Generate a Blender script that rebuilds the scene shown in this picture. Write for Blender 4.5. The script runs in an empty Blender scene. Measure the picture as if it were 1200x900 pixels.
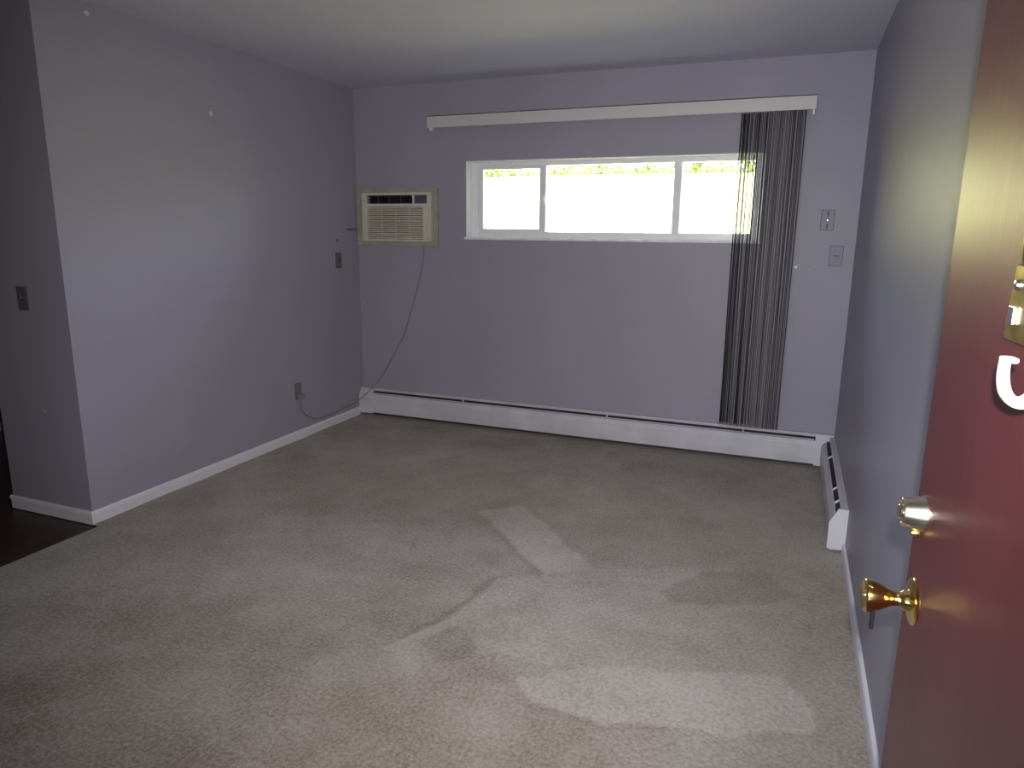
import bpy, bmesh, math, random
import numpy as np
from mathutils import Vector, Matrix, Euler, noise
random.seed(7)
D = bpy.data
COL = bpy.context.scene.collection
S = bpy.context.scene
R = math.radians

# ------------------------------------------------------------------ camera
CAM = Vector((3.114, -4.6775, 1.4296))
yaw, pitch, roll, FPX = 0.37465, -0.21293, 0.0098, 825.55
cy, sy, cp, sp = math.cos(yaw), math.sin(yaw), math.cos(pitch), math.sin(pitch)
fw = Vector((-sy * cp, cy * cp, sp)); r0 = Vector((cy, sy, 0)); u0 = r0.cross(fw)
rt = r0 * math.cos(roll) + u0 * math.sin(roll); up = u0 * math.cos(roll) - r0 * math.sin(roll)
cam_data = D.cameras.new('camera'); cam = D.objects.new('camera', cam_data); COL.objects.link(cam)
cam_data.sensor_width = 36; cam_data.lens = FPX / 1200 * 36; cam_data.clip_start = 0.02; cam_data.clip_end = 300
cam.matrix_world = Matrix(((rt.x, up.x, -fw.x, CAM.x), (rt.y, up.y, -fw.y, CAM.y), (rt.z, up.z, -fw.z, CAM.z), (0, 0, 0, 1)))
S.camera = cam

# ------------------------------------------------------------------ exposure, sampling
S.view_settings.view_transform = 'Standard'; S.view_settings.look = 'None'
S.view_settings.gamma = 1; S.view_settings.use_curve_mapping = False
S.view_settings.exposure = 3.4
S.cycles.use_denoising = True
S.cycles.max_bounces = 14; S.cycles.diffuse_bounces = 10; S.cycles.glossy_bounces = 6; S.cycles.transparent_max_bounces = 24
S.cycles.use_guiding = True
S.cycles.sample_clamp_indirect = 3.0
S.cycles.caustics_reflective = True

# ------------------------------------------------------------------ world, sun, flash
W = D.worlds.new('world'); S.world = W; W.use_nodes = True
nt = W.node_tree; nt.nodes.clear()
wo = nt.nodes.new('ShaderNodeOutputWorld'); wb = nt.nodes.new('ShaderNodeBackground')
tc = nt.nodes.new('ShaderNodeTexCoord'); sep = nt.nodes.new('ShaderNodeSeparateXYZ'); rp = nt.nodes.new('ShaderNodeValToRGB')
nt.links.new(tc.outputs['Generated'], sep.inputs[0]); nt.links.new(sep.outputs['Z'], rp.inputs[0])
rp.color_ramp.elements[0].position = 0.0; rp.color_ramp.elements[0].color = (0.92, 0.95, 1.0, 1)
rp.color_ramp.elements[1].position = 0.8; rp.color_ramp.elements[1].color = (0.45, 0.58, 0.95, 1)
nt.links.new(rp.outputs[0], wb.inputs[0]); wb.inputs[1].default_value = 2.0
nt.links.new(wb.outputs[0], wo.inputs[0])

def light(name, kind, energy, color, loc, target=None, **kw):
    l = D.lights.new(name, kind); l.energy = energy; l.color = color
    for k, v in kw.items(): setattr(l, k, v)
    o = D.objects.new(name, l); COL.objects.link(o); o.location = loc
    if target is not None: o.rotation_euler = (Vector(target) - Vector(loc)).to_track_quat('-Z', 'Y').to_euler()
    return o
light('sun', 'SUN', 7.0, (1.0, 0.94, 0.84), (0, -10, 30), (4, -2, 14), angle=R(1.0))
FL = CAM + rt * 0.035 + up * 0.062 + fw * 0.01
light('camera_flash', 'SPOT', 26.0, (1.0, 0.97, 0.95), FL, FL + fw, spot_size=R(102), spot_blend=1.0, shadow_soft_size=0.012)

# ------------------------------------------------------------------ materials
def mat(name, base=(.5, .5, .5), rough=.6, metal=0., spec=.5, coat=0.):
    m = D.materials.new(name); m.use_nodes = True; b = m.node_tree.nodes['Principled BSDF']
    b.inputs['Base Color'].default_value = (*base, 1); b.inputs['Roughness'].default_value = rough
    b.inputs['Metallic'].default_value = metal; b.inputs['Specular IOR Level'].default_value = spec
    b.inputs['Coat Weight'].default_value = coat
    return m
def N(m, t, **kw):
    n = m.node_tree.nodes.new(t)
    for k, v in kw.items(): setattr(n, k, v)
    return n
def L(m, a, b): m.node_tree.links.new(a, b)
def P(m): return m.node_tree.nodes['Principled BSDF']
def bump(m, scale, strength, dist=.002, detail=3, vec=None, stretch=None):
    tcn = N(m, 'ShaderNodeTexCoord'); ns = N(m, 'ShaderNodeTexNoise'); ns.inputs['Scale'].default_value = scale; ns.inputs['Detail'].default_value = detail
    src = tcn.outputs['Object']
    if stretch:
        mp = N(m, 'ShaderNodeMapping'); mp.inputs['Scale'].default_value = stretch; L(m, src, mp.inputs[0]); src = mp.outputs[0]
    L(m, src, ns.inputs['Vector'])
    b = N(m, 'ShaderNodeBump'); b.inputs['Strength'].default_value = strength; b.inputs['Distance'].default_value = dist
    L(m, ns.outputs['Fac'], b.inputs['Height']); L(m, b.outputs[0], P(m).inputs['Normal'])
    return ns
def mottle(m, c1, c2, scale, detail=4, lo=.35, hi=.65, stretch=None, coord='Object'):
    tcn = N(m, 'ShaderNodeTexCoord'); ns = N(m, 'ShaderNodeTexNoise'); ns.inputs['Scale'].default_value = scale; ns.inputs['Detail'].default_value = detail
    src = tcn.outputs[coord]
    if stretch:
        mp = N(m, 'ShaderNodeMapping'); mp.inputs['Scale'].default_value = stretch; L(m, src, mp.inputs[0]); src = mp.outputs[0]
    L(m, src, ns.inputs['Vector'])
    cr = N(m, 'ShaderNodeValToRGB'); cr.color_ramp.elements[0].position = lo; cr.color_ramp.elements[1].position = hi
    cr.color_ramp.elements[0].color = (*c1, 1); cr.color_ramp.elements[1].color = (*c2, 1)
    L(m, ns.outputs['Fac'], cr.inputs[0]); L(m, cr.outputs[0], P(m).inputs['Base Color'])
    return cr

WALLC = (.335, .322, .388)
def wall_mat(name, marks=()):
    m = mat(name, WALLC, .41, spec=.10)
    cr = mottle(m, tuple(c * .97 for c in WALLC), tuple(c * 1.03 for c in WALLC), 1.3)
    # orange-peel of the roller, running a little vertically
    bump(m, 60, .10, .003, 4, stretch=(1, 1, .45))
    src = cr.outputs[0]
    for (p, rad, colr) in marks:
        tcn = N(m, 'ShaderNodeTexCoord'); vm = N(m, 'ShaderNodeVectorMath', operation='SUBTRACT'); vm.inputs[1].default_value = p
        L(m, tcn.outputs['Object'], vm.inputs[0])
        sc = N(m, 'ShaderNodeVectorMath', operation='DIVIDE'); sc.inputs[1].default_value = rad; L(m, vm.outputs[0], sc.inputs[0])
        ln = N(m, 'ShaderNodeVectorMath', operation='LENGTH'); L(m, sc.outputs[0], ln.inputs[0])
        mr = N(m, 'ShaderNodeMapRange'); mr.inputs[1].default_value = .6; mr.inputs[2].default_value = 1.; mr.inputs[3].default_value = 1; mr.inputs[4].default_value = 0
        L(m, ln.outputs['Value'], mr.inputs[0])
        mx = N(m, 'ShaderNodeMix', data_type='RGBA'); L(m, mr.outputs[0], mx.inputs['Factor']); L(m, src, mx.inputs['A']); mx.inputs['B'].default_value = (*colr, 1)
        src = mx.outputs['Result']
    L(m, src, P(m).inputs['Base Color'])
    return m
PALE, DARK = (.62, .6, .66), (.12, .11, .13)
M = {}
M['wall'] = wall_mat('wall_paint')
M['wall_left'] = wall_mat('wall_paint_left', [((0, -1.413, 2.061), (.1, .013, .016), PALE), ((0, -2.13, 2.39), (.1, .016, .012), PALE),
    ((0, -.272, 1.354), (.1, .014, .014), DARK), ((0, -.085, 1.435), (.1, .10, .008), DARK)])
M['wall_partition'] = wall_mat('wall_paint_partition', [((-.072, -2.4, .669), (.008, .1, .011), PALE), ((-.243, -2.4, .546), (.007, .1, .007), PALE), ((-.103, -2.4, 2.225), (.007, .1, .010), PALE)])
M['wall_back'] = wall_mat('wall_paint_back', [((3.125, 0, 1.235), (.011, .1, .011), (.8, .8, .8)), ((3.20, 0, 1.24), (.004, .1, .004), DARK)])
M['ceiling'] = mat('ceiling_paint', (.62, .61, .71), .9); bump(M['ceiling'], 90, .25, .004)
M['white'] = mat('white_paint', (.72, .71, .76), .4); bump(M['white'], 30, .05, .003)
M['heater'] = mat('heater_enamel', (.66, .64, .70), .38); mottle(M['heater'], (.54, .525, .58), (.62, .605, .66), 6)
M['vinyl'] = mat('window_vinyl', (.80, .81, .82), .35)
M['sill'] = mat('sill_paint', (.82, .82, .83), .5); mottle(M['sill'], (.7, .7, .7), (.86, .86, .88), 25)
M['valance'] = mat('valance_vinyl', (.58, .56, .55), .45)
M['black'] = mat('dark_void', (.012, .010, .011), .9, spec=.1)
M['dark_metal'] = mat('interior_dark_metal', (.06, .05, .05), .6, .5)
M['beige'] = mat('aged_beige_plastic', (.60, .57, .47), .45); mottle(M['beige'], (.55, .52, .42), (.64, .61, .51), 8)
M['beige_dk'] = mat('sleeve_beige', (.36, .345, .30), .55); mottle(M['beige_dk'], (.31, .295, .25), (.40, .385, .33), 9)
M['panel'] = mat('control_panel_plastic', (.09, .08, .11), .35)
M['plate_dk'] = mat('grey_brown_plate', (.13, .115, .125), .4)
M['plate_gr'] = mat('grey_outlet_plastic', (.17, .17, .19), .4)
M['plate_paint'] = mat('painted_plate', (.31, .30, .355), .5, spec=.1)
M['plate_gap'] = mat('plate_shadow_gap', (.08, .075, .085), .6)
M['screw'] = mat('screw_steel', (.8, .8, .8), .2, 1.0)
M['cord'] = mat('cord_rubber', (.22, .21, .22), .5)
M['brass'] = mat('polished_brass', (.80, .58, .22), .16, 1.0)
M['brass_old'] = mat('aged_brass', (.55, .42, .14), .32, 1.0); mottle(M['brass_old'], (.45, .33, .10), (.62, .48, .18), 60)
M['nickel'] = mat('satin_brass', (.78, .72, .58), .24, 1.0)
M['silver'] = mat('silver_metal', (.75, .75, .78), .2, 1.0)
M['hook'] = mat('white_hook_plastic', (.92, .92, .90), .3)
# door: maroon gloss paint with brush drag that runs up the door
m = mat('maroon_door_paint', (.088, .019, .025), .38, spec=.5); M['door'] = m
mottle(m, (.068, .0145, .019), (.090, .020, .026), 5, stretch=(1, 1, .3))
bump(m, 45, .12, .003, 5, stretch=(1, 1, .06))
# vertical blind vanes: soft grey fabric-look vinyl with fine ribs down the vane
m = mat('vane_vinyl', (.40, .39, .37), .55); M['vane'] = m
b_ = P(m); b_.inputs['Transmission Weight'].default_value = 0
oi = N(m, 'ShaderNodeObjectInfo'); cr = N(m, 'ShaderNodeValToRGB'); cr.color_ramp.elements[0].color = (.09, .088, .092, 1); cr.color_ramp.elements[1].color = (.25, .245, .255, 1)
L(m, oi.outputs['Random'], cr.inputs[0]); L(m, cr.outputs[0], b_.inputs['Base Color'])
# glass
m = D.materials.new('window_glass'); m.use_nodes = True; M['glass'] = m; m.node_tree.nodes.clear()
go = N(m, 'ShaderNodeOutputMaterial'); gm = N(m, 'ShaderNodeMixShader'); gt = N(m, 'ShaderNodeBsdfTransparent'); gg = N(m, 'ShaderNodeBsdfGlossy'); gf = N(m, 'ShaderNodeFresnel')
gt.inputs[0].default_value = (.95, .97, .96, 1); gg.inputs['Roughness'].default_value = .02; gf.inputs[0].default_value = 1.45
L(m, gf.outputs[0], gm.inputs[0]); L(m, gt.outputs[0], gm.inputs[1]); L(m, gg.outputs[0], gm.inputs[2]); L(m, gm.outputs[0], go.inputs[0])
# carpet: 'nap' attribute holds which way the pile was brushed by the vacuum
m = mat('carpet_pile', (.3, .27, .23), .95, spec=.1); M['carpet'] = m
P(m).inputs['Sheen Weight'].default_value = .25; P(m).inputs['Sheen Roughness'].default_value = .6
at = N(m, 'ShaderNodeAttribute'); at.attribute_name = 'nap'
tcn = N(m, 'ShaderNodeTexCoord')
n1 = N(m, 'ShaderNodeTexNoise'); n1.inputs['Scale'].default_value = 75; n1.inputs['Detail'].default_value = 3; n1.inputs['Roughness'].default_value = .7
n2 = N(m, 'ShaderNodeTexNoise'); n2.inputs['Scale'].default_value = 2.6; n2.inputs['Detail'].default_value = 7; n2.inputs['Roughness'].default_value = .62
n3 = N(m, 'ShaderNodeTexNoise'); n3.inputs['Scale'].default_value = 320; n3.inputs['Detail'].default_value = 2
for n in (n1, n2, n3): L(m, tcn.outputs['Object'], n.inputs['Vector'])
def mathn(m, op, a, b):
    n = N(m, 'ShaderNodeMath', operation=op)
    for i, v in enumerate((a, b)):
        if isinstance(v, (int, float)): n.inputs[i].default_value = v
        else: L(m, v, n.inputs[i])
    return n.outputs[0]
v = mathn(m, 'MULTIPLY', mathn(m, 'SUBTRACT', n1.outputs['Fac'], .5), 1.55)
v = mathn(m, 'ADD', v, mathn(m, 'MULTIPLY', mathn(m, 'SUBTRACT', n2.outputs['Fac'], .5), .9))
v = mathn(m, 'ADD', v, mathn(m, 'MULTIPLY', mathn(m, 'SUBTRACT', n3.outputs['Fac'], .5), .5))
n4 = N(m, 'ShaderNodeTexNoise'); n4.inputs['Scale'].default_value = 13; n4.inputs['Detail'].default_value = 4; L(m, tcn.outputs['Object'], n4.inputs['Vector'])
v = mathn(m, 'ADD', v, mathn(m, 'MULTIPLY', mathn(m, 'SUBTRACT', n4.outputs['Fac'], .5), .22))
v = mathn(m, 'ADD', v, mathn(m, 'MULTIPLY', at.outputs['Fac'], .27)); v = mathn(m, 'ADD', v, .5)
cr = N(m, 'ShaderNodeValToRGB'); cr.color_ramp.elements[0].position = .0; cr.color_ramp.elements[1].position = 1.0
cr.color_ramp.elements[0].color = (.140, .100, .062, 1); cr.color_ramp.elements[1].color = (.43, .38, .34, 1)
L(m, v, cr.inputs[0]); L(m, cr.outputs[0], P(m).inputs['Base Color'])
bp_ = N(m, 'ShaderNodeBump'); bp_.inputs['Strength'].default_value = .6; bp_.inputs['Distance'].default_value = .006
L(m, n1.outputs['Fac'], bp_.inputs['Height']); L(m, bp_.outputs[0], P(m).inputs['Normal'])
# dark wood
m = mat('dark_wood_floor', (.05, .02, .014), .4); M['wood'] = m
cr = mottle(m, (.030, .012, .009), (.075, .032, .020), 6, stretch=(9, .8, 1))
tcn = N(m, 'ShaderNodeTexCoord'); br = N(m, 'ShaderNodeTexBrick'); br.inputs['Scale'].default_value = 1; br.inputs['Brick Width'].default_value = 1.2; br.inputs['Row Height'].default_value = .12
br.inputs['Mortar Size'].default_value = .002; br.inputs['Color1'].default_value = (1, 1, 1, 1); br.inputs['Color2'].default_value = (.75, .75, .75, 1); br.inputs['Mortar'].default_value = (.3, .3, .3, 1)
mp = N(m, 'ShaderNodeMapping'); mp.inputs['Rotation'].default_value = (0, 0, R(90)); L(m, tcn.outputs['Object'], mp.inputs[0]); L(m, mp.outputs[0], br.inputs['Vector'])
mx = N(m, 'ShaderNodeMix', data_type='RGBA', blend_type='MULTIPLY'); mx.inputs['Factor'].default_value = 1; L(m, cr.outputs[0], mx.inputs['A']); L(m, br.outputs['Color'], mx.inputs['B']); L(m, mx.outputs['Result'], P(m).inputs['Base Color'])
m = mat('lawn_grass', (.32, .30, .11), .9, spec=.1); M['lawn'] = m; mottle(m, (.30, .28, .10), (.35, .32, .13), .7, 6)
m = mat('shrub_leaves', (.10, .16, .03), .7, spec=.2); M['leaf'] = m
oi = N(m, 'ShaderNodeObjectInfo'); mottle(m, (.08, .12, .025), (.24, .30, .08), 3, 5)
M['bark'] = mat('shrub_bark', (.12, .09, .06), .9)
M['concrete'] = mat('outside_wall_brick', (.35, .25, .2), .9)

# ------------------------------------------------------------------ mesh helpers
class MB:
    def __init__(s): s.bm = bmesh.new()
    def box(s, lo, hi, bev=0.):
        c = [(a + b) / 2 for a, b in zip(lo, hi)]; d = [abs(b - a) for a, b in zip(lo, hi)]
        r = bmesh.ops.create_cube(s.bm, size=1, matrix=Matrix.Translation(c) @ Matrix.Diagonal((*d, 1)))
        if bev:
            es = list({e for v in r['verts'] for e in v.link_edges})
            bmesh.ops.bevel(s.bm, geom=es, offset=bev, segments=2, affect='EDGES', profile=.6)
        return s
    def prism(s, poly, f0, f1):
        # poly: list of 2-D points; f0/f1 map a 2-D point to its two ends
        a = [s.bm.verts.new(f0(p)) for p in poly]; b = [s.bm.verts.new(f1(p)) for p in poly]; n = len(poly)
        for i in range(n): s.bm.faces.new((a[i], a[(i + 1) % n], b[(i + 1) % n], b[i]))
        s.bm.faces.new(a[::-1]); s.bm.faces.new(b)
        return s
    def lathe(s, prof, mtx, n=40):
        # prof: (radius, height) pairs, spun about local Z, moved by mtx
        rings = []
        for r, h in prof:
            if r < 1e-6: rings.append([s.bm.verts.new(mtx @ Vector((0, 0, h)))])
            else: rings.append([s.bm.verts.new(mtx @ Vector((r * math.cos(2 * math.pi * i / n), r * math.sin(2 * math.pi * i / n), h))) for i in range(n)])
        for A, B in zip(rings, rings[1:]):
            for i in range(n):
                j = (i + 1) % n
                if len(A) == 1 and len(B) > 1: s.bm.faces.new((A[0], B[j], B[i]))
                elif len(B) == 1 and len(A) > 1: s.bm.faces.new((A[i], A[j], B[0]))
                elif len(A) > 1: s.bm.faces.new((A[i], A[j], B[j], B[i]))
        return s
    def tube(s, pts, rad, n=8):
        pts = [Vector(p) for p in pts]; prev = None; rings = []
        for i, p in enumerate(pts):
            t = (pts[min(i + 1, len(pts) - 1)] - pts[max(i - 1, 0)]).normalized()
            a = (prev - t * prev.dot(t)).normalized() if prev is not None else t.orthogonal().normalized()
            prev = a; b = t.cross(a)
            rings.append([s.bm.verts.new(p + (a * math.cos(2 * math.pi * k / n) + b * math.sin(2 * math.pi * k / n)) * rad) for k in range(n)])
        for A, B in zip(rings, rings[1:]):
            for k in range(n): s.bm.faces.new((A[k], A[(k + 1) % n], B[(k + 1) % n], B[k]))
        s.bm.faces.new(rings[0][::-1]); s.bm.faces.new(rings[-1])
        return s
    def build(s, name, m, parent=None, smooth=False, mtx=None, **props):
        bmesh.ops.recalc_face_normals(s.bm, faces=s.bm.faces)
        me = D.meshes.new(name); s.bm.to_mesh(me); s.bm.free()
        me.materials.append(m)
        if smooth:
            for p in me.polygons: p.use_smooth = True
            try: me.set_sharp_from_angle(angle=R(38))
            except Exception: pass
        o = D.objects.new(name, me); COL.objects.link(o)
        if parent: o.parent = parent
        if mtx: o.matrix_local = mtx
        for k, v_ in props.items(): o[k] = v_
        return o
def empty(name, loc=(0, 0, 0), rotz=0, **props):
    o = D.objects.new(name, None); COL.objects.link(o); o.location = loc; o.rotation_euler = (0, 0, rotz); o.empty_display_size = .05
    for k, v_ in props.items(): o[k] = v_
    return o
def catmull(pts, k=8):
    pts = [Vector(p) for p in pts]; q = [pts[0]] + pts + [pts[-1]]; out = []
    for i in range(1, len(q) - 2):
        for j in range(k):
            t = j / k; a, b, c, d = q[i - 1], q[i], q[i + 1], q[i + 2]
            out.append(.5 * ((2 * b) + (c - a) * t + (2 * a - 5 * b + 4 * c - d) * t * t + (3 * b - a - 3 * c + d) * t ** 3))
    out.append(pts[-1]); return out
ST = dict(kind='structure')

# ------------------------------------------------------------------ room shell
RW, H, T = 3.441, 2.44, .25          # room width, height, wall thickness
Y1 = -2.40                          # where the left wall ends
YE = -4.42                          # inner face of the entry wall
WX0, WX1, WZ0, WZ1 = .91, 2.90, 1.385, 1.91
# back wall around the window opening and the sleeve hole of the air conditioner (one mesh)
m = MB()
AX0, AX1, AZ0, AZ1 = .05, .655, 1.36, 1.69
xs = [-2.2, AX0, AX1, WX0, WX1, RW + T]; zs = [-.1, WZ0 - .025, WZ1, H + .1]
m.box((-2.2, 0, -.1), (AX0, T, H + .1)); m.box((AX0, 0, -.1), (AX1, T, AZ0)); m.box((AX0, 0, AZ1), (AX1, T, H + .1))
m.box((AX1, 0, -.1), (WX0, T, H + .1)); m.box((WX0, 0, -.1), (WX1, T, WZ0)); m.box((WX0, 0, WZ1), (WX1, T, H + .1)); m.box((WX1, 0, -.1), (RW + T, T, H + .1))
m.build('wall_back', M['wall_back'], **ST)
MB().box((RW, YE - .12, -.1), (RW + T, 0, H + .1)).build('wall_right', M['wall'], **ST)
# the solid block (closet) whose right face is the room's left wall
wl = MB().box((-.12, Y1, -.02), (0, 0, H)).build('wall_left', M['wall_left'], **ST)
MB().box((-.575, Y1, -.02), (-.12, Y1 + .12, H)).build('wall_partition', M['wall_partition'], **ST)
MB().box((-.575, Y1 + .12, -.02), (-.455, 0, H)).build('wall_closet', M['wall'], **ST)
MB().box((-2.2, YE, -.1), (-2.08, 0, H)).build('wall_far_left', M['wall'], **ST)
# entry wall with the doorway the camera looks through
DX0, DX1 = 2.465, 3.395
m = MB().box((-2.2, YE - .12, -.1), (DX0, YE, H)).box((DX0, YE - .12, 2.06), (DX1, YE, H)).box((DX1, YE - .12, -.1), (RW, YE, H))
m.build('wall_entry', M['wall'], **ST)
# corridor outside the flat: unseen window added behind the camera for fill light
CX0, CX1, CZ0, CZ1 = 2.0, 3.1, .75, 1.85
m = MB().box((1.0, -6.3, -.1), (CX0, -6.2, H)).box((CX1, -6.3, -.1), (RW + 1.2, -6.2, H)).box((CX0, -6.3, -.1), (CX1, -6.2, CZ0)).box((CX0, -6.3, CZ1), (CX1, -6.2, H))
m.build('wall_corridor', M['wall'], **ST)
w2 = empty('fill_window', (0, 0, 0), **ST)
m = MB()
for lo, hi in (((CX0, -6.28, CZ0), (CX0 + .05, -6.22, CZ1)), ((CX1 - .05, -6.28, CZ0), (CX1, -6.22, CZ1)), ((CX0 + .05, -6.28, CZ0), (CX1 - .05, -6.22, CZ0 + .05)), ((CX0 + .05, -6.28, CZ1 - .05), (CX1 - .05, -6.22, CZ1)), ((2.53, -6.28, CZ0 + .05), (2.57, -6.22, CZ1 - .05))): m.box(lo, hi)
m.build('window_frame', M['vinyl'], w2)
MB().box((CX0 + .05, -6.252, CZ0 + .05), (CX1 - .05, -6.248, CZ1 - .05)).build('pane', M['glass'], w2)
MB().box((.9, -6.3, -.1), (1.0, YE - .12, H)).build('wall_corridor_end', M['wall'], **ST)
MB().box((RW + 1.1, -6.3, -.1), (RW + 1.2, YE - .12, H)).build('wall_corridor_end', M['wall'], **ST)
MB().box((RW + T, YE - .12, -.1), (RW + 1.2, YE, H)).build('wall_corridor_side', M['wall'], **ST)
MB().box((-2.2, -6.3, H), (RW + 1.2, T, H + .1)).build('ceiling', M['ceiling'], **ST)

# ------------------------------------------------------------------ floors
MB().box((-2.2, YE, -.12), (.055, 0, -.008)).build('floor_wood', M['wood'], **ST)
MB().box((.9, -6.3, -.12), (RW + 1.2, YE, -.012)).build('floor_corridor', M['wood'], **ST)
TRACKS = [[1.15, [[1.696, -1.527], [1.88, -1.355], [2.158, -1.657], [2.431, -1.922], [2.229, -2.06], [1.993, -1.835]]], [0.5, [[2.226, -2.052], [2.429, -1.914], [2.848, -1.711], [2.863, -1.839], [2.46, -2.032], [2.224, -2.105]]], [0.3, [[2.054, -2.331], [2.215, -2.079], [3.06, -1.757], [3.239, -1.877], [3.284, -2.168], [3.197, -2.405], [2.554, -2.621], [2.208, -2.673]]], [-0.75, [[2.719, -1.995], [2.873, -1.76], [3.109, -1.639], [3.239, -1.839], [3.072, -1.984], [2.768, -2.073]]], [0.7, [[1.887, -2.775], [2.016, -2.459], [2.06, -2.208], [2.19, -2.067], [2.265, -2.164], [2.117, -2.471], [1.991, -2.702], [2.015, -2.809]]], [-0.6, [[1.984, -2.69], [2.074, -2.54], [2.185, -2.622], [2.204, -2.703], [2.093, -2.791]]], [0.5, [[1.887, -2.775], [1.991, -2.718], [2.074, -2.867]]], [1.1, [[2.335, -2.811], [2.554, -2.621], [3.197, -2.405], [3.291, -2.585], [3.295, -2.659], [3.054, -2.772], [2.914, -2.804], [2.685, -2.877], [2.449, -2.862]]], [-1, [[1.89, -2.75], [1.965, -2.551], [2.016, -2.378], [2.02, -2.233], [2.042, -2.164], [2.074, -2.168], [2.056, -2.291], [2.042, -2.412], [1.991, -2.581]]], [-0.6, [[2.244, -2.77], [2.388, -2.784], [2.475, -2.851], [2.683, -2.867], [2.89, -2.814], [2.892, -2.83], [2.688, -2.888], [2.456, -2.882], [2.371, -2.822]]], [-0.7, [[1.769, -1.6], [1.997, -1.817], [2.221, -2.037], [2.199, -2.064], [1.986, -1.875]]]]
def sdist(px, py, poly):
    poly = np.array(poly); n = len(poly); d = np.full(px.shape, 1e9); ins = np.zeros(px.shape, bool)
    for i in range(n):
        a = poly[i]; b = poly[(i + 1) % n]; e = b - a; w0 = px - a[0]; w1 = py - a[1]
        t = np.clip((w0 * e[0] + w1 * e[1]) / (e @ e), 0, 1)
        d = np.minimum(d, np.hypot(w0 - e[0] * t, w1 - e[1] * t))
        c = ((a[1] > py) != (b[1] > py)); xi = a[0] + (py - a[1]) / (e[1] if abs(e[1]) > 1e-9 else 1e-9) * e[0]
        ins ^= c & (px < xi)
    return np.where(ins, d, -d)
def carpet():
    x0, x1, y0, y1 = .005, RW, YE, 0.; st = .0125
    nx, ny = int((x1 - x0) / st), int((y1 - y0) / st)
    X, Y = np.meshgrid(np.linspace(x0, x1, nx + 1), np.linspace(y0, y1, ny + 1))
    # the left strip beside the wall
    rnd = np.random.default_rng(3)
    def smooth(sc, seed):
        r = np.random.default_rng(seed); gx, gy = int((x1 - x0) / sc) + 3, int((y1 - y0) / sc) + 3; g = r.standard_normal((gy, gx))
        fx = (X - x0) / sc; fy = (Y - y0) / sc; ix = fx.astype(int); iy = fy.astype(int); tx = fx - ix; ty = fy - iy; tx = tx * tx * (3 - 2 * tx); ty = ty * ty * (3 - 2 * ty)
        return (g[iy, ix] * (1 - tx) + g[iy, ix + 1] * tx) * (1 - ty) + (g[iy + 1, ix] * (1 - tx) + g[iy + 1, ix + 1] * tx) * ty
    wx = X + .008 * smooth(.09, 1) + .004 * smooth(.03, 2); wy = Y + .008 * smooth(.09, 3) + .004 * smooth(.03, 4)
    nap = .20 * smooth(.55, 5) + .14 * smooth(.2, 6) + .10 * smooth(.07, 7)
    for w, poly in TRACKS:
        s = sdist(wx, wy, poly); k = np.clip((s + .012) / .024, 0, 1); k = k * k * (3 - 2 * k)
        nap = nap * (1 - .7 * k * (abs(w) > .3)) + w * k
    # soiled, less brushed carpet along the heater and far wall, shade painted in too
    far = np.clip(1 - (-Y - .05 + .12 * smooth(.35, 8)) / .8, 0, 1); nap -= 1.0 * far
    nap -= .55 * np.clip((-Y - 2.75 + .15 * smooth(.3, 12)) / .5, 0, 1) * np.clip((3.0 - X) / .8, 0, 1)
    Z = .004 * smooth(.3, 9) * .3 + .0015 * nap
    v_ = np.stack([X.ravel(), Y.ravel(), Z.ravel()], 1)
    i = (np.arange(ny)[:, None] * (nx + 1) + np.arange(nx)[None]).ravel()
    f = np.stack([i, i + 1, i + nx + 2, i + nx + 1], 1)
    f = f[~((v_[f].mean(1)[:, 0] < .054) & (v_[f].mean(1)[:, 1] < Y1 - .012))]      # beside the doorless opening the carpet stops at the wood floor
    me = D.meshes.new('floor'); me.from_pydata(v_.tolist(), [], f.tolist())
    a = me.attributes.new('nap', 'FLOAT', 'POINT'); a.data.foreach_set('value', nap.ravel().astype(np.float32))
    me.materials.append(M['carpet'])
    for p in me.polygons: p.use_smooth = True
    o = D.objects.new('floor', me); COL.objects.link(o); o['kind'] = 'structure'; o['label'] = 'beige carpet with vacuum marks'
carpet()
MB().box((.057, YE, -.12), (RW + .1, 0, -.02)).build('floor_base', M['concrete'], **ST)

# baseboards: flat board with an eased top
def board(name, a, b, nrm, h=.057, t=.013, col='white'):
    a, b, nrm = Vector(a), Vector(b), Vector(nrm)
    poly = [(0, 0), (t, 0), (t, h * .72), (t * .8, h * .9), (t * .35, h), (0, h)]
    f = lambda base: (lambda p: base + nrm * p[0] + Vector((0, 0, p[1] - .004)))
    return MB().prism(poly, f(a), f(b)).build(name, M[col], **ST)
board('baseboard_left', (0, Y1 - .013, 0), (0, -.075, 0), (1, 0, 0), .066)
board('baseboard_partition', (-.588, Y1, 0), (0, Y1, 0), (0, -1, 0), .066)
board('baseboard_closet', (-.575, Y1 - .013, 0), (-.575, -.0, 0), (-1, 0, 0), .066)
board('baseboard_right', (RW, YE, 0), (RW, -1.335, 0), (-1, 0, 0))
board('baseboard_far_left', (-2.08, YE, 0), (-2.08, 0, 0), (1, 0, 0), .066)
# door casing around the entry doorway (room side)
m = MB().box((DX0 - .06, YE, 0), (DX0, YE + .012, 2.12), .003).box((DX0, YE, 2.06), (DX1, YE + .012, 2.12), .003)
m.build('trim_doorway', M['white'], **ST)

# ------------------------------------------------------------------ window
win = empty('window_1', (0, 0, 0), **ST)
YF = .085      # room-side face of the vinyl frame
# jamb lining of the reveal
m = MB().box((WX0 - .002, .001, WZ0), (WX0 + .006, YF, WZ1)).box((WX1 - .006, .001, WZ0), (WX1 + .002, YF, WZ1)).box((WX0, .001, WZ1 - .006), (WX1, YF, WZ1 + .002))
m.build('reveal_lining', M['vinyl'], win)
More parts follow.
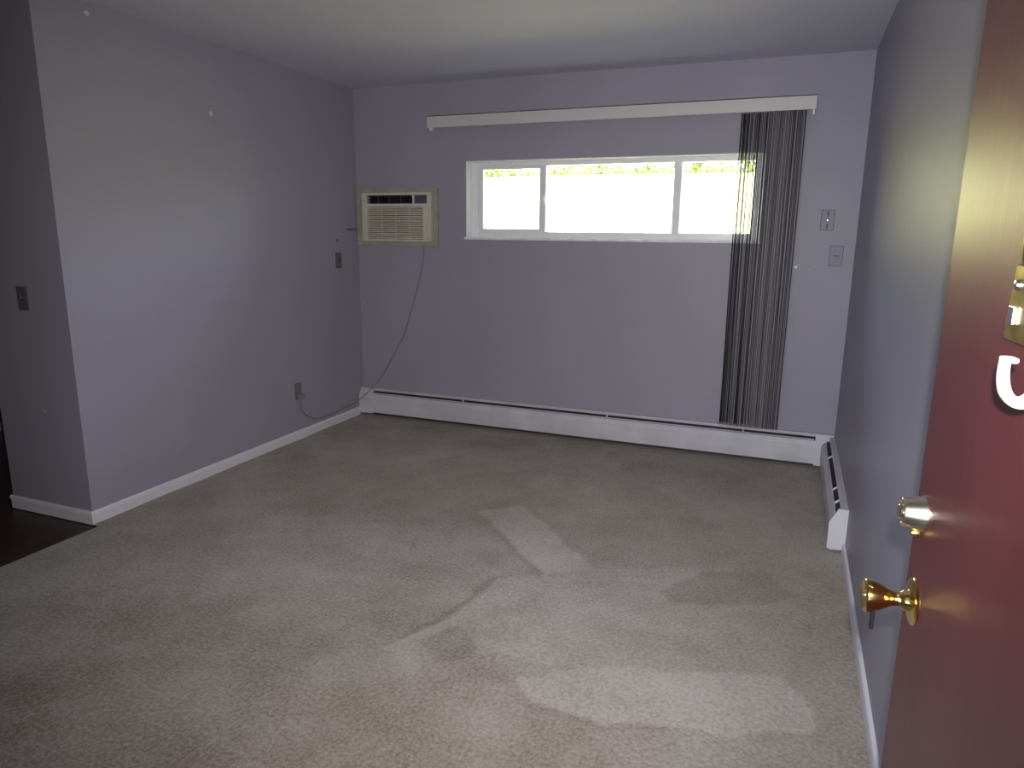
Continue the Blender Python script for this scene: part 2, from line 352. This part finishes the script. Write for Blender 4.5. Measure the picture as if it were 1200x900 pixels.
# sill with a chipped painted nose
m = MB().box((WX0 - .012, -.010, WZ0 - .013), (WX1 + .012, YF, WZ0 + .003), .002)
m.build('window_sill', M['sill'], win)
m = MB()
fx0, fx1, fz0, fz1 = WX0 + .004, WX1 - .004, WZ0 + .003, WZ1 - .005
m.box((fx0, YF, fz0), (fx0 + .05, YF + .07, fz1), .003).box((fx1 - .05, YF, fz0), (fx1, YF + .07, fz1), .003)
m.box((fx0 + .05, YF, fz0), (fx1 - .05, YF + .07, fz0 + .043), .003).box((fx0 + .05, YF, fz1 - .03), (fx1 - .05, YF + .07, fz1), .003)
m.build('window_frame', M['vinyl'], win)
m = MB().box((2.345, YF + .012, fz0 + .04), (2.395, YF + .06, fz1 - .028), .003).build('mullion', M['vinyl'], win)
# left sliding sash
sx0, sx1, sz0, sz1 = .962, 1.475, fz0 + .036, fz1 - .026
m = MB().box((sx0, YF + .010, sz0), (sx0 + .038, YF + .036, sz1), .002).box((sx1 - .048, YF + .010, sz0), (sx1, YF + .036, sz1), .002)
m.box((sx0 + .038, YF + .010, sz0), (sx1 - .048, YF + .036, sz0 + .026), .002).box((sx0 + .038, YF + .010, sz1 - .022), (sx1 - .048, YF + .036, sz1), .002)
sash = m.build('sash', M['vinyl'], win)
m = MB().box((sx1 - .022, YF + .002, 1.615), (sx1 - .004, YF + .012, 1.685), .003).box((sx1 - .019, YF - .010, 1.640), (sx1 - .009, YF + .004, 1.672), .003)
m.build('latch', M['vinyl'], sash)
MB().box((sx0 + .035, YF + .020, sz0 + .022), (sx1 - .045, YF + .024, sz1 - .02)).build('pane', M['glass'], sash)
MB().box((1.46, YF + .045, fz0 + .04), (2.35, YF + .049, fz1 - .026)).build('pane', M['glass'], win)
MB().box((2.39, YF + .045, fz0 + .04), (fx1 - .046, YF + .049, fz1 - .026)).build('pane', M['glass'], win)
# a slim stop behind the sash, between the two lights
MB().box((1.452, YF + .038, fz0 + .04), (1.478, YF + .062, fz1 - .026), .002).build('meeting_rail', M['vinyl'], win)

# ------------------------------------------------------------------ vertical blind
VB = empty('vertical_blind', (0, 0, 2.12), label='grey vertical blind gathered at the right under a long white valance', category='blind')
def part(mb, name, mt, par, **k):
    o = mb.build(name, mt, None, **k); o.parent = par; o.matrix_parent_inverse = Matrix.Translation(par.location).inverted(); return o
m = MB().box((.66, -.100, 2.128), (3.155, -.094, 2.208), .001).box((.66, -.100, 2.202), (3.155, 0, 2.208)).box((.66, -.094, 2.128), (.664, 0, 2.202)).box((3.151, -.094, 2.128), (3.155, 0, 2.202))
part(m, 'valance', M['valance'], VB, label='white valance')
part(MB().box((.69, -.062, 2.150), (3.13, -.030, 2.185), .002), 'head_rail', M['vinyl'], VB)
part(MB().box((.672, -.085, 2.112), (.690, -.060, 2.15), .002), 'clip', M['vinyl'], VB)
part(MB().box((3.138, -.085, 2.100), (3.150, -.060, 2.15), .002), 'clip', M['vinyl'], VB)
NV = 42; V0, V1 = 2.752, 3.105
def vane_mesh(seed):
    rr = random.Random(seed); b = bmesh.new(); hw, z0, z1 = .0445, .222, 2.132; nseg = 8; nz = 10; th = .0009
    def prof(s, off): return Vector((s, off + .003 * (1 - (s / hw) ** 2), 0))
    ph = rr.uniform(0, 6)
    for side in (0, 1): pass
    grid = []
    for k in range(nz + 1):
        z = z0 + (z1 - z0) * k / nz; sway = .0015 * math.sin(z * 2.1 + ph); row = []
        for off in (0, th):
            row.append([b.verts.new(prof(-hw + 2 * hw * j / nseg, off) + Vector((0, sway, z))) for j in range(nseg + 1)])
        grid.append(row)
    for k in range(nz):
        A, B = grid[k], grid[k + 1]
        for j in range(nseg):
            b.faces.new((A[0][j], A[0][j + 1], B[0][j + 1], B[0][j])); b.faces.new((A[1][j + 1], A[1][j], B[1][j], B[1][j + 1]))
        for j in (0, nseg): b.faces.new((A[0][j], B[0][j], B[1][j], A[1][j]))
    for row in (grid[0], grid[-1]):
        for j in range(nseg): b.faces.new((row[0][j], row[0][j + 1], row[1][j + 1], row[1][j]))
    bmesh.ops.recalc_face_normals(b, faces=b.faces)
    me = D.meshes.new('vane'); b.to_mesh(me); b.free(); me.materials.append(M['vane'])
    for p in me.polygons: p.use_smooth = True
    return me
vms = [vane_mesh(i) for i in range(5)]
for i in range(NV):
    o = D.objects.new('vane', vms[i % 5]); COL.objects.link(o); o.parent = VB
    x = V0 + (V1 - V0) * i / (NV - 1) + random.uniform(-.002, .002)
    o.matrix_parent_inverse = Matrix.Translation(VB.location).inverted()
    o.location = (x, -.052, 0); o.rotation_euler = (0, 0, R(91.5 + random.uniform(-2, 2)))

# ------------------------------------------------------------------ air conditioner
AC = empty('air_conditioner', (.345, 0, 1.32), label='beige through-wall air conditioner left of the window with louvred grille', category='air conditioner')
m = MB()
ox0, ox1, oz0, oz1 = .008, .692, 1.318, 1.734; ix0, ix1, iz0, iz1 = .082, .660, 1.352, 1.700
for lo, hi in (((ox0, -.022, oz0), (ox1, 0, iz0)), ((ox0, -.022, iz1), (ox1, 0, oz1)), ((ox0, -.022, iz0), (ix0 - .004, 0, iz1)), ((ix1 + .004, -.022, iz0), (ox1, 0, iz1))): m.box(lo, hi, .003)
part(m, 'wall_sleeve', M['beige_dk'], AC, label='dull beige wall sleeve')
wdt, hgt = ix1 - ix0, iz1 - iz0
fx = lambda t: ix0 + wdt * t
fz = lambda t: iz1 - hgt * t
m = MB(); YB, YFc = -.004, -.062
def fr(a, b, c, d, y0=YB, y1=YFc, bev=.003): m.box((fx(a), y1, fz(d)), (fx(b), y0, fz(c)), bev)
fr(0, 1, 0, .055); fr(0, .074, .055, 1); fr(.945, 1, .055, 1); fr(.074, .945, .955, 1); fr(.074, .945, .225, .29); fr(.74, .765, .055, .225); fr(.885, .945, .29, .955)
fr(.0, 1, 0, 1, .10, -.010, 0)
body = part(m, 'housing', M['beige'], AC)
m = MB(); m.box((fx(.074), -.014, fz(.225)), (fx(.74), -.011, fz(.055))); part(m, 'vent_cavity', M['black'], AC)
for k in range(4):
    a = .074 + .1665 * k
    m = MB()
    if k: m.box((fx(a) - .004, -.058, fz(.225)), (fx(a) + .004, -.02, fz(.055)), .001)
    for q in range(3):
        z = fz(.055 + .17 * (q + .7) / 3.1)
        m.prism([(0, 0), (.028, .008), (.028, .0105), (0, .0025)], lambda p, z=z, a=a: Vector((fx(a) + .004, -.050 + p[0], z + p[1])), lambda p, z=z, a=a: Vector((fx(a + .1665) - .004, -.050 + p[0], z + p[1])))
    part(m, 'louvre', M['dark_metal'], AC)
m = MB().box((fx(.765), -.052, fz(.225)), (fx(.945), -.012, fz(.055)), .002)
cpnl = part(m, 'control_panel', M['panel'], AC, label='dark control panel')
m = MB().box((fx(.074), -.016, fz(.955)), (fx(.885), -.012, fz(.29))); part(m, 'grille_backing', M['black'], AC)
m = MB()
for q in range(15):
    z = fz(.29 + .665 * (q + .5) / 15)
    m.prism([(0, -.0045), (.003, -.0055), (.026, .006), (.026, .009), (.003, .0045)], lambda p, z=z: Vector((fx(.074), -.057 + p[0], z + p[1])), lambda p, z=z: Vector((fx(.885), -.057 + p[0], z + p[1])))
for k in range(1, 4): m.box((fx(.074 + .811 * k / 4) - .0015, -.050, fz(.955)), (fx(.074 + .811 * k / 4) + .0015, -.03, fz(.29)))
part(m, 'grille', M['beige'], AC)
# its cord: down the back wall, across the heater end and along the left wall to the outlet
pts = [(.57, -.010, 1.316), (.568, -.008, 1.27), (.548, -.008, 1.15), (.50, -.008, .98), (.437, -.008, .80), (.395, -.008, .67), (.335, -.009, .56), (.272, -.010, .455), (.19, -.018, .32), (.125, -.045, .232),
       (.07, -.078, .17), (.028, -.10, .128), (.016, -.16, .11), (.010, -.30, .098), (.008, -.45, .088), (.008, -.60, .095), (.010, -.72, .14), (.014, -.785, .20), (.020, -.80, .26), (.022, -.80, .298)]
CR = empty('power_cord', (.57, -.012, 1.3), label='grey power cord hanging from the air conditioner to the low outlet', category='cord')
part(MB().tube(catmull(pts, 7), .0042, 8), 'cable', M['cord'], CR, smooth=True)
part(MB().box((.010, -.818, .285), (.040, -.782, .320), .004), 'plug', M['cord'], CR)

# ------------------------------------------------------------------ switch plates and outlets
def plate(name, label, cat, origin, rot, mats, kind):
    # local: X right, Z up, -Y out of the wall
    e = empty(name, origin, rot, label=label, category=cat)
    w, h = .035, .0575
    if mats.get('gap'): MB().box((-w - .0025, -.0015, -h - .0025), (w + .0025, 0, h + .0025)).build('plate_rim', mats['gap'], e)
    MB().box((-w, -.006, -h), (w, -.0003, h), .0015).build('face_plate', mats['plate'], e)
    if kind == 'toggle':
        MB().box((-.0055, -.0068, -.012), (.0055, -.0058, .012)).build('toggle_slot', mats['dark'], e)
        MB().prism([(-.004, -.006), (.004, -.006), (.003, .012), (-.003, .012)], lambda p: Vector((p[0], -.006 if 1 else 0, p[1])), lambda p: Vector((p[0] * .8, -.017, p[1] * .5 + .008))).build('toggle', mats['plate'], e)
        for z in (-.042, .042): MB().lathe([(0, .0012), (.0028, .0010), (.0034, 0)], Matrix.Translation((0, -.006, z)) @ Euler((R(90), 0, 0)).to_matrix().to_4x4(), 14).build('screw', mats['screw'], e)
    elif kind == 'rocker':
        MB().box((-.017, -.0072, -.034), (.017, -.0055, .034), .0008).build('rocker_frame', mats['plate'], e)
        MB().box((-.0145, -.0076, -.003), (.0145, -.0070, .003)).build('rocker_slot', mats['dark'], e)
        for s in (-1, 1): MB().box((-.0145, -.0098, min(s * .004, s * .031)), (.0145, -.0068, max(s * .004, s * .031)), .0008).build('rocker', mats['plate'], e)
    elif kind == 'outlet':
        for s in (-1, 1):
            r = MB().lathe([(0, .0022), (.0155, .0022), (.0165, .001), (.0168, 0)], Matrix.Translation((0, -.006, s * .0195)) @ Euler((R(90), 0, 0)).to_matrix().to_4x4(), 28).build('receptacle', mats['plate'], e)
            if s > 0:
                MB().box((-.0075, -.0088, .0205), (-.0055, -.0080, .0285)).box((.0055, -.0088, .0205), (.0075, -.0080, .0275)).build('slots', mats['dark'], r)
        MB().lathe([(0, .0012), (.0028, .0010), (.0034, 0)], Matrix.Translation((0, -.006, 0)) @ Euler((R(90), 0, 0)).to_matrix().to_4x4(), 14).build('screw', mats['screw'], e)
    elif kind == 'jack':
        MB().box((-.004, -.0068, .020), (.004, -.0058, .050)).build('slot', mats['dark'], e)
        MB().box((-.004, -.0068, -.050), (.004, -.0058, -.020)).build('slot', mats['dark'], e)
        MB().lathe([(0, .006), (.0045, .005), (.006, .002), (.0065, 0)], Matrix.Translation((0, -.006, 0)) @ Euler((R(90), 0, 0)).to_matrix().to_4x4(), 20).build('connector', mats['screw'], e, smooth=True, label='shiny round connector')
    return e
dk = dict(plate=M['plate_dk'], dark=M['black'], screw=M['plate_dk'])
pp = dict(plate=M['plate_paint'], dark=M['plate_gap'], screw=M['screw'], gap=M['plate_gap'])
LEFTROT = R(90)     # plate's -Y turned to +X
plate('light_switch', 'dark switch plate on left wall near the air conditioner', 'switch', (0, -.266, 1.211), LEFTROT, dk, 'toggle')
plate('wall_outlet', 'grey outlet low on the left wall with a cord plugged in', 'outlet', (0, -.80, .338), LEFTROT, dict(plate=M['plate_gr'], dark=M['black'], screw=M['plate_gr']), 'outlet')
plate('light_switch', 'dark switch plate on the shaded wall face at far left', 'switch', (-.29, Y1, 1.097), 0, dk, 'toggle')
plate('wall_jack', 'painted wall plate with shiny centre, upper of two right of the blind', 'wall plate', (3.276, 0, 1.514), 0, pp, 'jack')
plate('light_switch', 'painted wall switch, lower of two plates right of the blind', 'switch', (3.342, 0, 1.307), 0, pp, 'rocker')

# ------------------------------------------------------------------ baseboard heaters
def heater(label, x0, x1, frame, joints, brackets, caps):
    # local frame: X along the wall, depth d out of the wall, z up; frame(x, d, z) gives world
    e = empty('baseboard_heater', frame((x0 + x1) / 2, 0, 0), label=label, category='heater')
    def pr(poly, a, b, name, mt, **k):
        return part(MB().prism(poly, lambda p: frame(a, p[0], p[1]), lambda p: frame(b, p[0], p[1])), name, mt, e, **k)
    # back plate running up and over into the hood
    pr([(0, .05), (.003, .05), (.003, .207), (.025, .207), (.030, .200), (.032, .201), (.027, .2105), (0, .2105)], x0, x1, 'hood', M['heater'])
    ends = [x0] + joints + [x1]
    for a, b in zip(ends, ends[1:]):
        pr([(.067, .027), (.070, .027), (.0735, .070), (.073, .146), (.0590, .1740), (.0570, .1730), (.070, .145), (.0705, .071)], a + (.0007 if a != x0 else 0), b - (.0007 if b != x1 else 0), 'front_cover', M['heater'])
    # crease strip of the damper
    pr([(.0480, .1810), (.0495, .1822), (.0578, .1765), (.0560, .1752)], x0 + .02, x1 - .02, 'damper', M['heater'])
    m = MB()
    m.box((0, 0, 0), (1, 1, 1)); m.bm.free()
    m = MB(); c = frame(x0 + .012, .0035, .006); d = frame(x1 - .012, .0445, .1860)
    m.box([min(a, b) for a, b in zip(c, d)], [max(a, b) for a, b in zip(c, d)]); part(m, 'fin_shade_block', M['dark_metal'], e)  # solid dark block for the fins, painting in the shade within and beneath
    for xb in brackets:
        pr([(.025, .200), (.031, .2040), (.052, .186), (.047, .180)], xb - .005, xb + .005, 'bracket', M['heater'])
    for (a, b, g) in caps:
        pr([(0, .018), (.060 + g, .014), (.0755 + g, .020), (.0755 + g, .147), (.040 + g, .2125 + g), (0, .2125 + g)], a, b, 'end_cap', M['heater'])
    return e
fb = lambda x, d, z: Vector((x, -d, z))
fr_ = lambda x, d, z: Vector((RW - d, -x, z))
heater('long white baseboard heater along the back wall under the window', .012, 3.345, fb, [1.136], [.9, 2.0, 2.9], [(.004, .118, 0), (3.332, 3.436, .001)])
heater('short white baseboard heater on the right wall corner', .080, 1.325, fr_, [], [.44, .98, 1.17], [(1.318, 1.334, .0005)])

# ------------------------------------------------------------------ entry door (opened against the right wall)
DO = empty('door_1', (3.390, -4.417, 0), math.atan2(.997, -.0774), label='dark maroon entry door standing open at the right edge', category='door')
DWD = .91
# local: X to the free edge, +Y the face towards the room
MB().box((0, -.044, .012), (DWD, 0, 2.035), .0015).build('door_panel', M['door'], DO)
def on_door(along, z): return Matrix.Translation((DWD - along, 0, z)) @ Euler((R(-90), 0, 0)).to_matrix().to_4x4()   # lathe axis out of the face
prof = [(0, 0), (.0350, 0), (.0355, .0015), (.0345, .0030), (.0300, .0045), (.0240, .0058), (.0175, .0066), (.0158, .0090), (.0150, .0140), (.0135, .0160), (.0112, .0190), (.0104, .0240), (.0112, .0290), (.0140, .0350), (.0180, .0420), (.0218, .0500), (.0240, .0570), (.0252, .0630), (.0252, .0655), (.0236, .0675), (.0205, .0680), (.0190, .0668), (.0, .0662)]
kn = MB().lathe(prof, on_door(.050, .894), 56).build('door_knob', M['brass'], DO, smooth=True, label='polished brass door knob')
MB().lathe([(0, .0664), (.0062, .0664), (.0064, .0692), (.0, .0696)], on_door(.050, .894), 24).build('keyhole_cylinder', M['nickel'], kn, smooth=True)
MB().box((DWD - .0570, .050, .842), (DWD - .0510, .0555, .872), .0004).build('key_tab', M['black'], kn, label='thin dark tab hanging under the knob')
db = MB().lathe([(0, 0), (.0272, 0), (.0274, .0012), (.0262, .0045), (.0212, .0270), (.0208, .0300), (.0196, .0312), (.0170, .0305), (.0155, .0290), (0, .0285)], on_door(.046, 1.032), 56).build('deadbolt', M['nickel'], DO, smooth=True, label='satin deadbolt cylinder')
MB().lathe([(0, .0285), (.0105, .0285), (.0110, .0335), (.0095, .0350), (0, .0352)], on_door(.046, 1.032), 28).build('keyhole_cylinder', M['nickel'], db, smooth=True)
MB().lathe([(0, .004), (.0055, .004), (.0062, .007), (.0060, .013), (.0045, .0155), (0, .016)], on_door(.046, 1.0015), 20).build('brass_stud', M['brass_old'], db, smooth=True, label='small aged brass stud')
# latch faces on the free edge
MB().box((DWD, -.034, .862), (DWD + .0018, -.010, .932), .0005).build('latch_plate', M['brass_old'], DO)
MB().box((DWD, -.034, 1.005), (DWD + .0018, -.010, 1.063), .0005).build('latch_plate', M['brass_old'], DO)
# brass plate partly seen at the picture's edge
A = DWD - .254
pl = [(A, 1.326), (A - .004, 1.319), (A - .140, 1.319), (A - .144, 1.326), (A - .134, 1.402), (A - .010, 1.402)]
kp = MB().prism(pl, lambda p: Vector((p[0], 0, p[1])), lambda p: Vector((p[0] - (p[0] - (A - .072)) * .03, .006, p[1] - (p[1] - 1.36) * .04))).build('brass_plate', M['brass_old'], DO, label='aged brass plate with silver fittings')
kpm = kp.modifiers.new('bevel', 'BEVEL'); kpm.width = .0012; kpm.segments = 2
MB().tube(catmull([(A - .037, .004, 1.400), (A - .037, .006, 1.410), (A - .037, .007, 1.424), (A - .040, .007, 1.432), (A - .047, .007, 1.436), (A - .090, .007, 1.436), (A - .097, .007, 1.432), (A - .100, .007, 1.424), (A - .100, .006, 1.410), (A - .100, .004, 1.400)], 6), .0048, 12).build('knocker_ring', M['brass_old'], kp, smooth=True)
MB().box((A - .034, .0055, 1.338), (A - .018, .010, 1.358), .0015).build('silver_block', M['silver'], kp, label='silver block')
MB().box((A - .104, .0055, 1.338), (A - .088, .010, 1.358), .0015).build('silver_block', M['silver'], kp, label='silver block')
MB().lathe([(0, .012), (.005, .011), (.0065, .008), (.0068, .005)], Matrix.Translation((A - .030, 0, 1.380)) @ Euler((R(-90), 0, 0)).to_matrix().to_4x4(), 20).build('screw', M['silver'], kp, smooth=True)
MB().box((DWD - .455 - .006, .0, 1.50), (DWD - .455 + .006, .004, 1.512), .001).build('peephole', M['brass'], DO)
for z in (.25, 1.05, 1.85):
    MB().tube([(-.006, .004, z - .045), (-.006, .004, z + .045)], .0065, 12).build('hinge', M['brass_old'], DO, smooth=True)

# white J hook stuck on the door face
dvec = Vector((-.0774, .997, 0)); nvec = Vector((-.997, -.0774, 0))
HB = Vector((3.390, -4.417, 0)) + dvec * (DWD - .385); HB.z = 1.30; HB += nvec * .0006
hk = empty('adhesive_hook', HB, math.atan2(.997, -.0774), label='white plastic J hook stuck on the maroon door below the brass plate', category='hook')
def jprofile():
    # (out of face, z) centreline of the hook and its half thickness
    c = [(.0042, .055, .0036), (.0050, .040, .0038), (.0065, .024, .0042), (.0085, .008, .0050), (.0105, -.006, .0056), (.0145, -.0175, .0058), (.0215, -.0240, .0056), (.0300, -.0235, .0054), (.0368, -.0170, .0050), (.0404, -.0070, .0044), (.0418, .004, .0038), (.0418, .015, .0034)]
    return c
b = bmesh.new(); cl = jprofile(); rings = []
cs = catmull([(a, z, t) for a, z, t in cl], 5)
for i, p in enumerate(cs):
    q0, q1 = cs[max(0, i - 1)], cs[min(len(cs) - 1, i + 1)]; t = Vector((q1.x - q0.x, q1.y - q0.y)).normalized(); nn = Vector((-t.y, t.x)); hw = .0085
    ring = []
    for k in range(16):
        an = 2 * math.pi * k / 16; cx_, cz_ = math.cos(an), math.sin(an)
        sx = math.copysign(abs(cx_) ** .5, cx_) * hw; so = math.copysign(abs(cz_) ** .5, cz_) * p.z
        ring.append(b.verts.new((sx, p.x + nn.x * so, p.y + nn.y * so)))
    rings.append(ring)
for A_, B_ in zip(rings, rings[1:]):
    for k in range(16): b.faces.new((A_[k], A_[(k + 1) % 16], B_[(k + 1) % 16], B_[k]))
b.faces.new(rings[0][::-1]); b.faces.new(rings[-1])
mb = MB(); mb.bm.free(); mb.bm = b
mb.box((-.0085, .0325, .0135), (.0085, .0452, .0190), .0025)      # inward barb at the tip
mb.build('hook_arm', M['hook'], hk, smooth=True)
MB().box((-.014, .0003, -.008), (.014, .0045, .064), .002).build('hook_base', M['hook'], hk)

# ------------------------------------------------------------------ outside: lawn bank and shrubs behind it
def hill(y): return 1.22 + .108 * (y - T) if y > T else 1.22
def lawn():
    b = bmesh.new(); xs = np.linspace(-40, 30, 71); ys = [T + .001] + list(np.linspace(.8, 60, 60)); g = []
    for y in ys:
        g.append([b.verts.new((x, y, 1.22 + (.108 * (y - T) if y < 26 else .108 * (26 - T) + .02 * (y - 26)) + (.04 * noise.noise((x * .3, y * .3, 0)) if y > 1 else 0))) for x in xs])
    for A_, B_ in zip(g, g[1:]):
        for k in range(len(xs) - 1): b.faces.new((A_[k], A_[k + 1], B_[k + 1], B_[k]))
    mb = MB(); mb.bm.free(); mb.bm = b
    o = mb.build('ground_lawn', M['lawn'], smooth=True, kind='structure', label='bright sunlit lawn bank outside the window')
lawn()
def leaves(rr, n, sx, sy, sz, ls):
    b = bmesh.new()
    for i in range(n):
        th = rr.uniform(0, 2 * math.pi); ph = math.acos(rr.uniform(-1, 1)); rad = rr.uniform(.72, 1.05) * (1 + .18 * math.sin(3 * th + i % 3) + .12 * math.sin(5 * ph))
        c = Vector((sx * rad * math.sin(ph) * math.cos(th), sy * rad * math.sin(ph) * math.sin(th), sz * (1 + rad * math.cos(ph))))
        if c.z < .05: c.z = rr.uniform(.02, .2)
        q = Euler((rr.uniform(0, 6), rr.uniform(0, 6), rr.uniform(0, 6))).to_matrix(); s = ls * rr.uniform(.6, 1.3)
        vs = [b.verts.new(c + q @ Vector(p) * s) for p in ((-.5, 0, 0), (0, -.3, .08), (.6, 0, 0), (0, .3, .08))]; b.faces.new(vs)
    me = D.meshes.new('foliage'); b.to_mesh(me); b.free(); me.materials.append(M['leaf']); return me
rr = random.Random(11)
HY = 21.6
hz = 1.22 + .108 * (HY - T) - .05
hedge = empty('hedge', (-5, HY, hz), label='pale green leafy hedge along the top of the lawn outside', category='hedge')
def hedge_leaves():
    b = bmesh.new()
    for i in range(26000):
        x = rr.uniform(-13.5, 10.5); k = rr.random()
        prof = 1 + .16 * math.sin(x * 1.7) + .10 * math.sin(x * 4.3 + 1) + .06 * math.sin(x * 9.1)
        an = rr.uniform(-.15, math.pi * .75); rad = prof * rr.uniform(.8, 1.05)
        y = -.95 * math.cos(an) * rad; z = max(.03, 2.9 * max(0, math.sin(an)) ** .8 * rad * (rr.random() ** .25 if k < .6 else rr.random()))
        q = Euler((rr.uniform(0, 6), rr.uniform(0, 6), rr.uniform(0, 6))).to_matrix(); s_ = .15 * rr.uniform(.6, 1.3)
        b.faces.new([b.verts.new(Vector((x, y, z)) + q @ Vector(p) * s_) for p in ((-.5, 0, 0), (0, -.3, .08), (.6, 0, 0), (0, .3, .08))])
    mb = MB(); mb.bm.free(); mb.bm = b; return mb
o = hedge_leaves().build('foliage', M['leaf']); o.location = (5, 0, 0); o.parent = hedge
mb = MB()
for i in range(14):
    x = -12.6 + 1.75 * i
    for dx in (-.3, 0, .35): mb.tube([(x, 0, -.2), (x + dx, .1 * dx, 1.2), (x + dx * 2, 0, 2.3)], .04, 6)
o = mb.build('stems', M['bark']); o.location = (5, 0, 0); o.parent = hedge
# daylight portal: guides sampling of the sky through the window opening, gives off nothing itself
pt = D.lights.new('window_portal', 'AREA'); pt.shape = 'RECTANGLE'; pt.size = WX1 - WX0; pt.size_y = WZ1 - WZ0; pt.energy = 1; pt.cycles.is_portal = True
po = D.objects.new('window_portal', pt); COL.objects.link(po); po.location = ((WX0 + WX1) / 2, T - .01, (WZ0 + WZ1) / 2); po.rotation_euler = (R(-90), 0, 0)
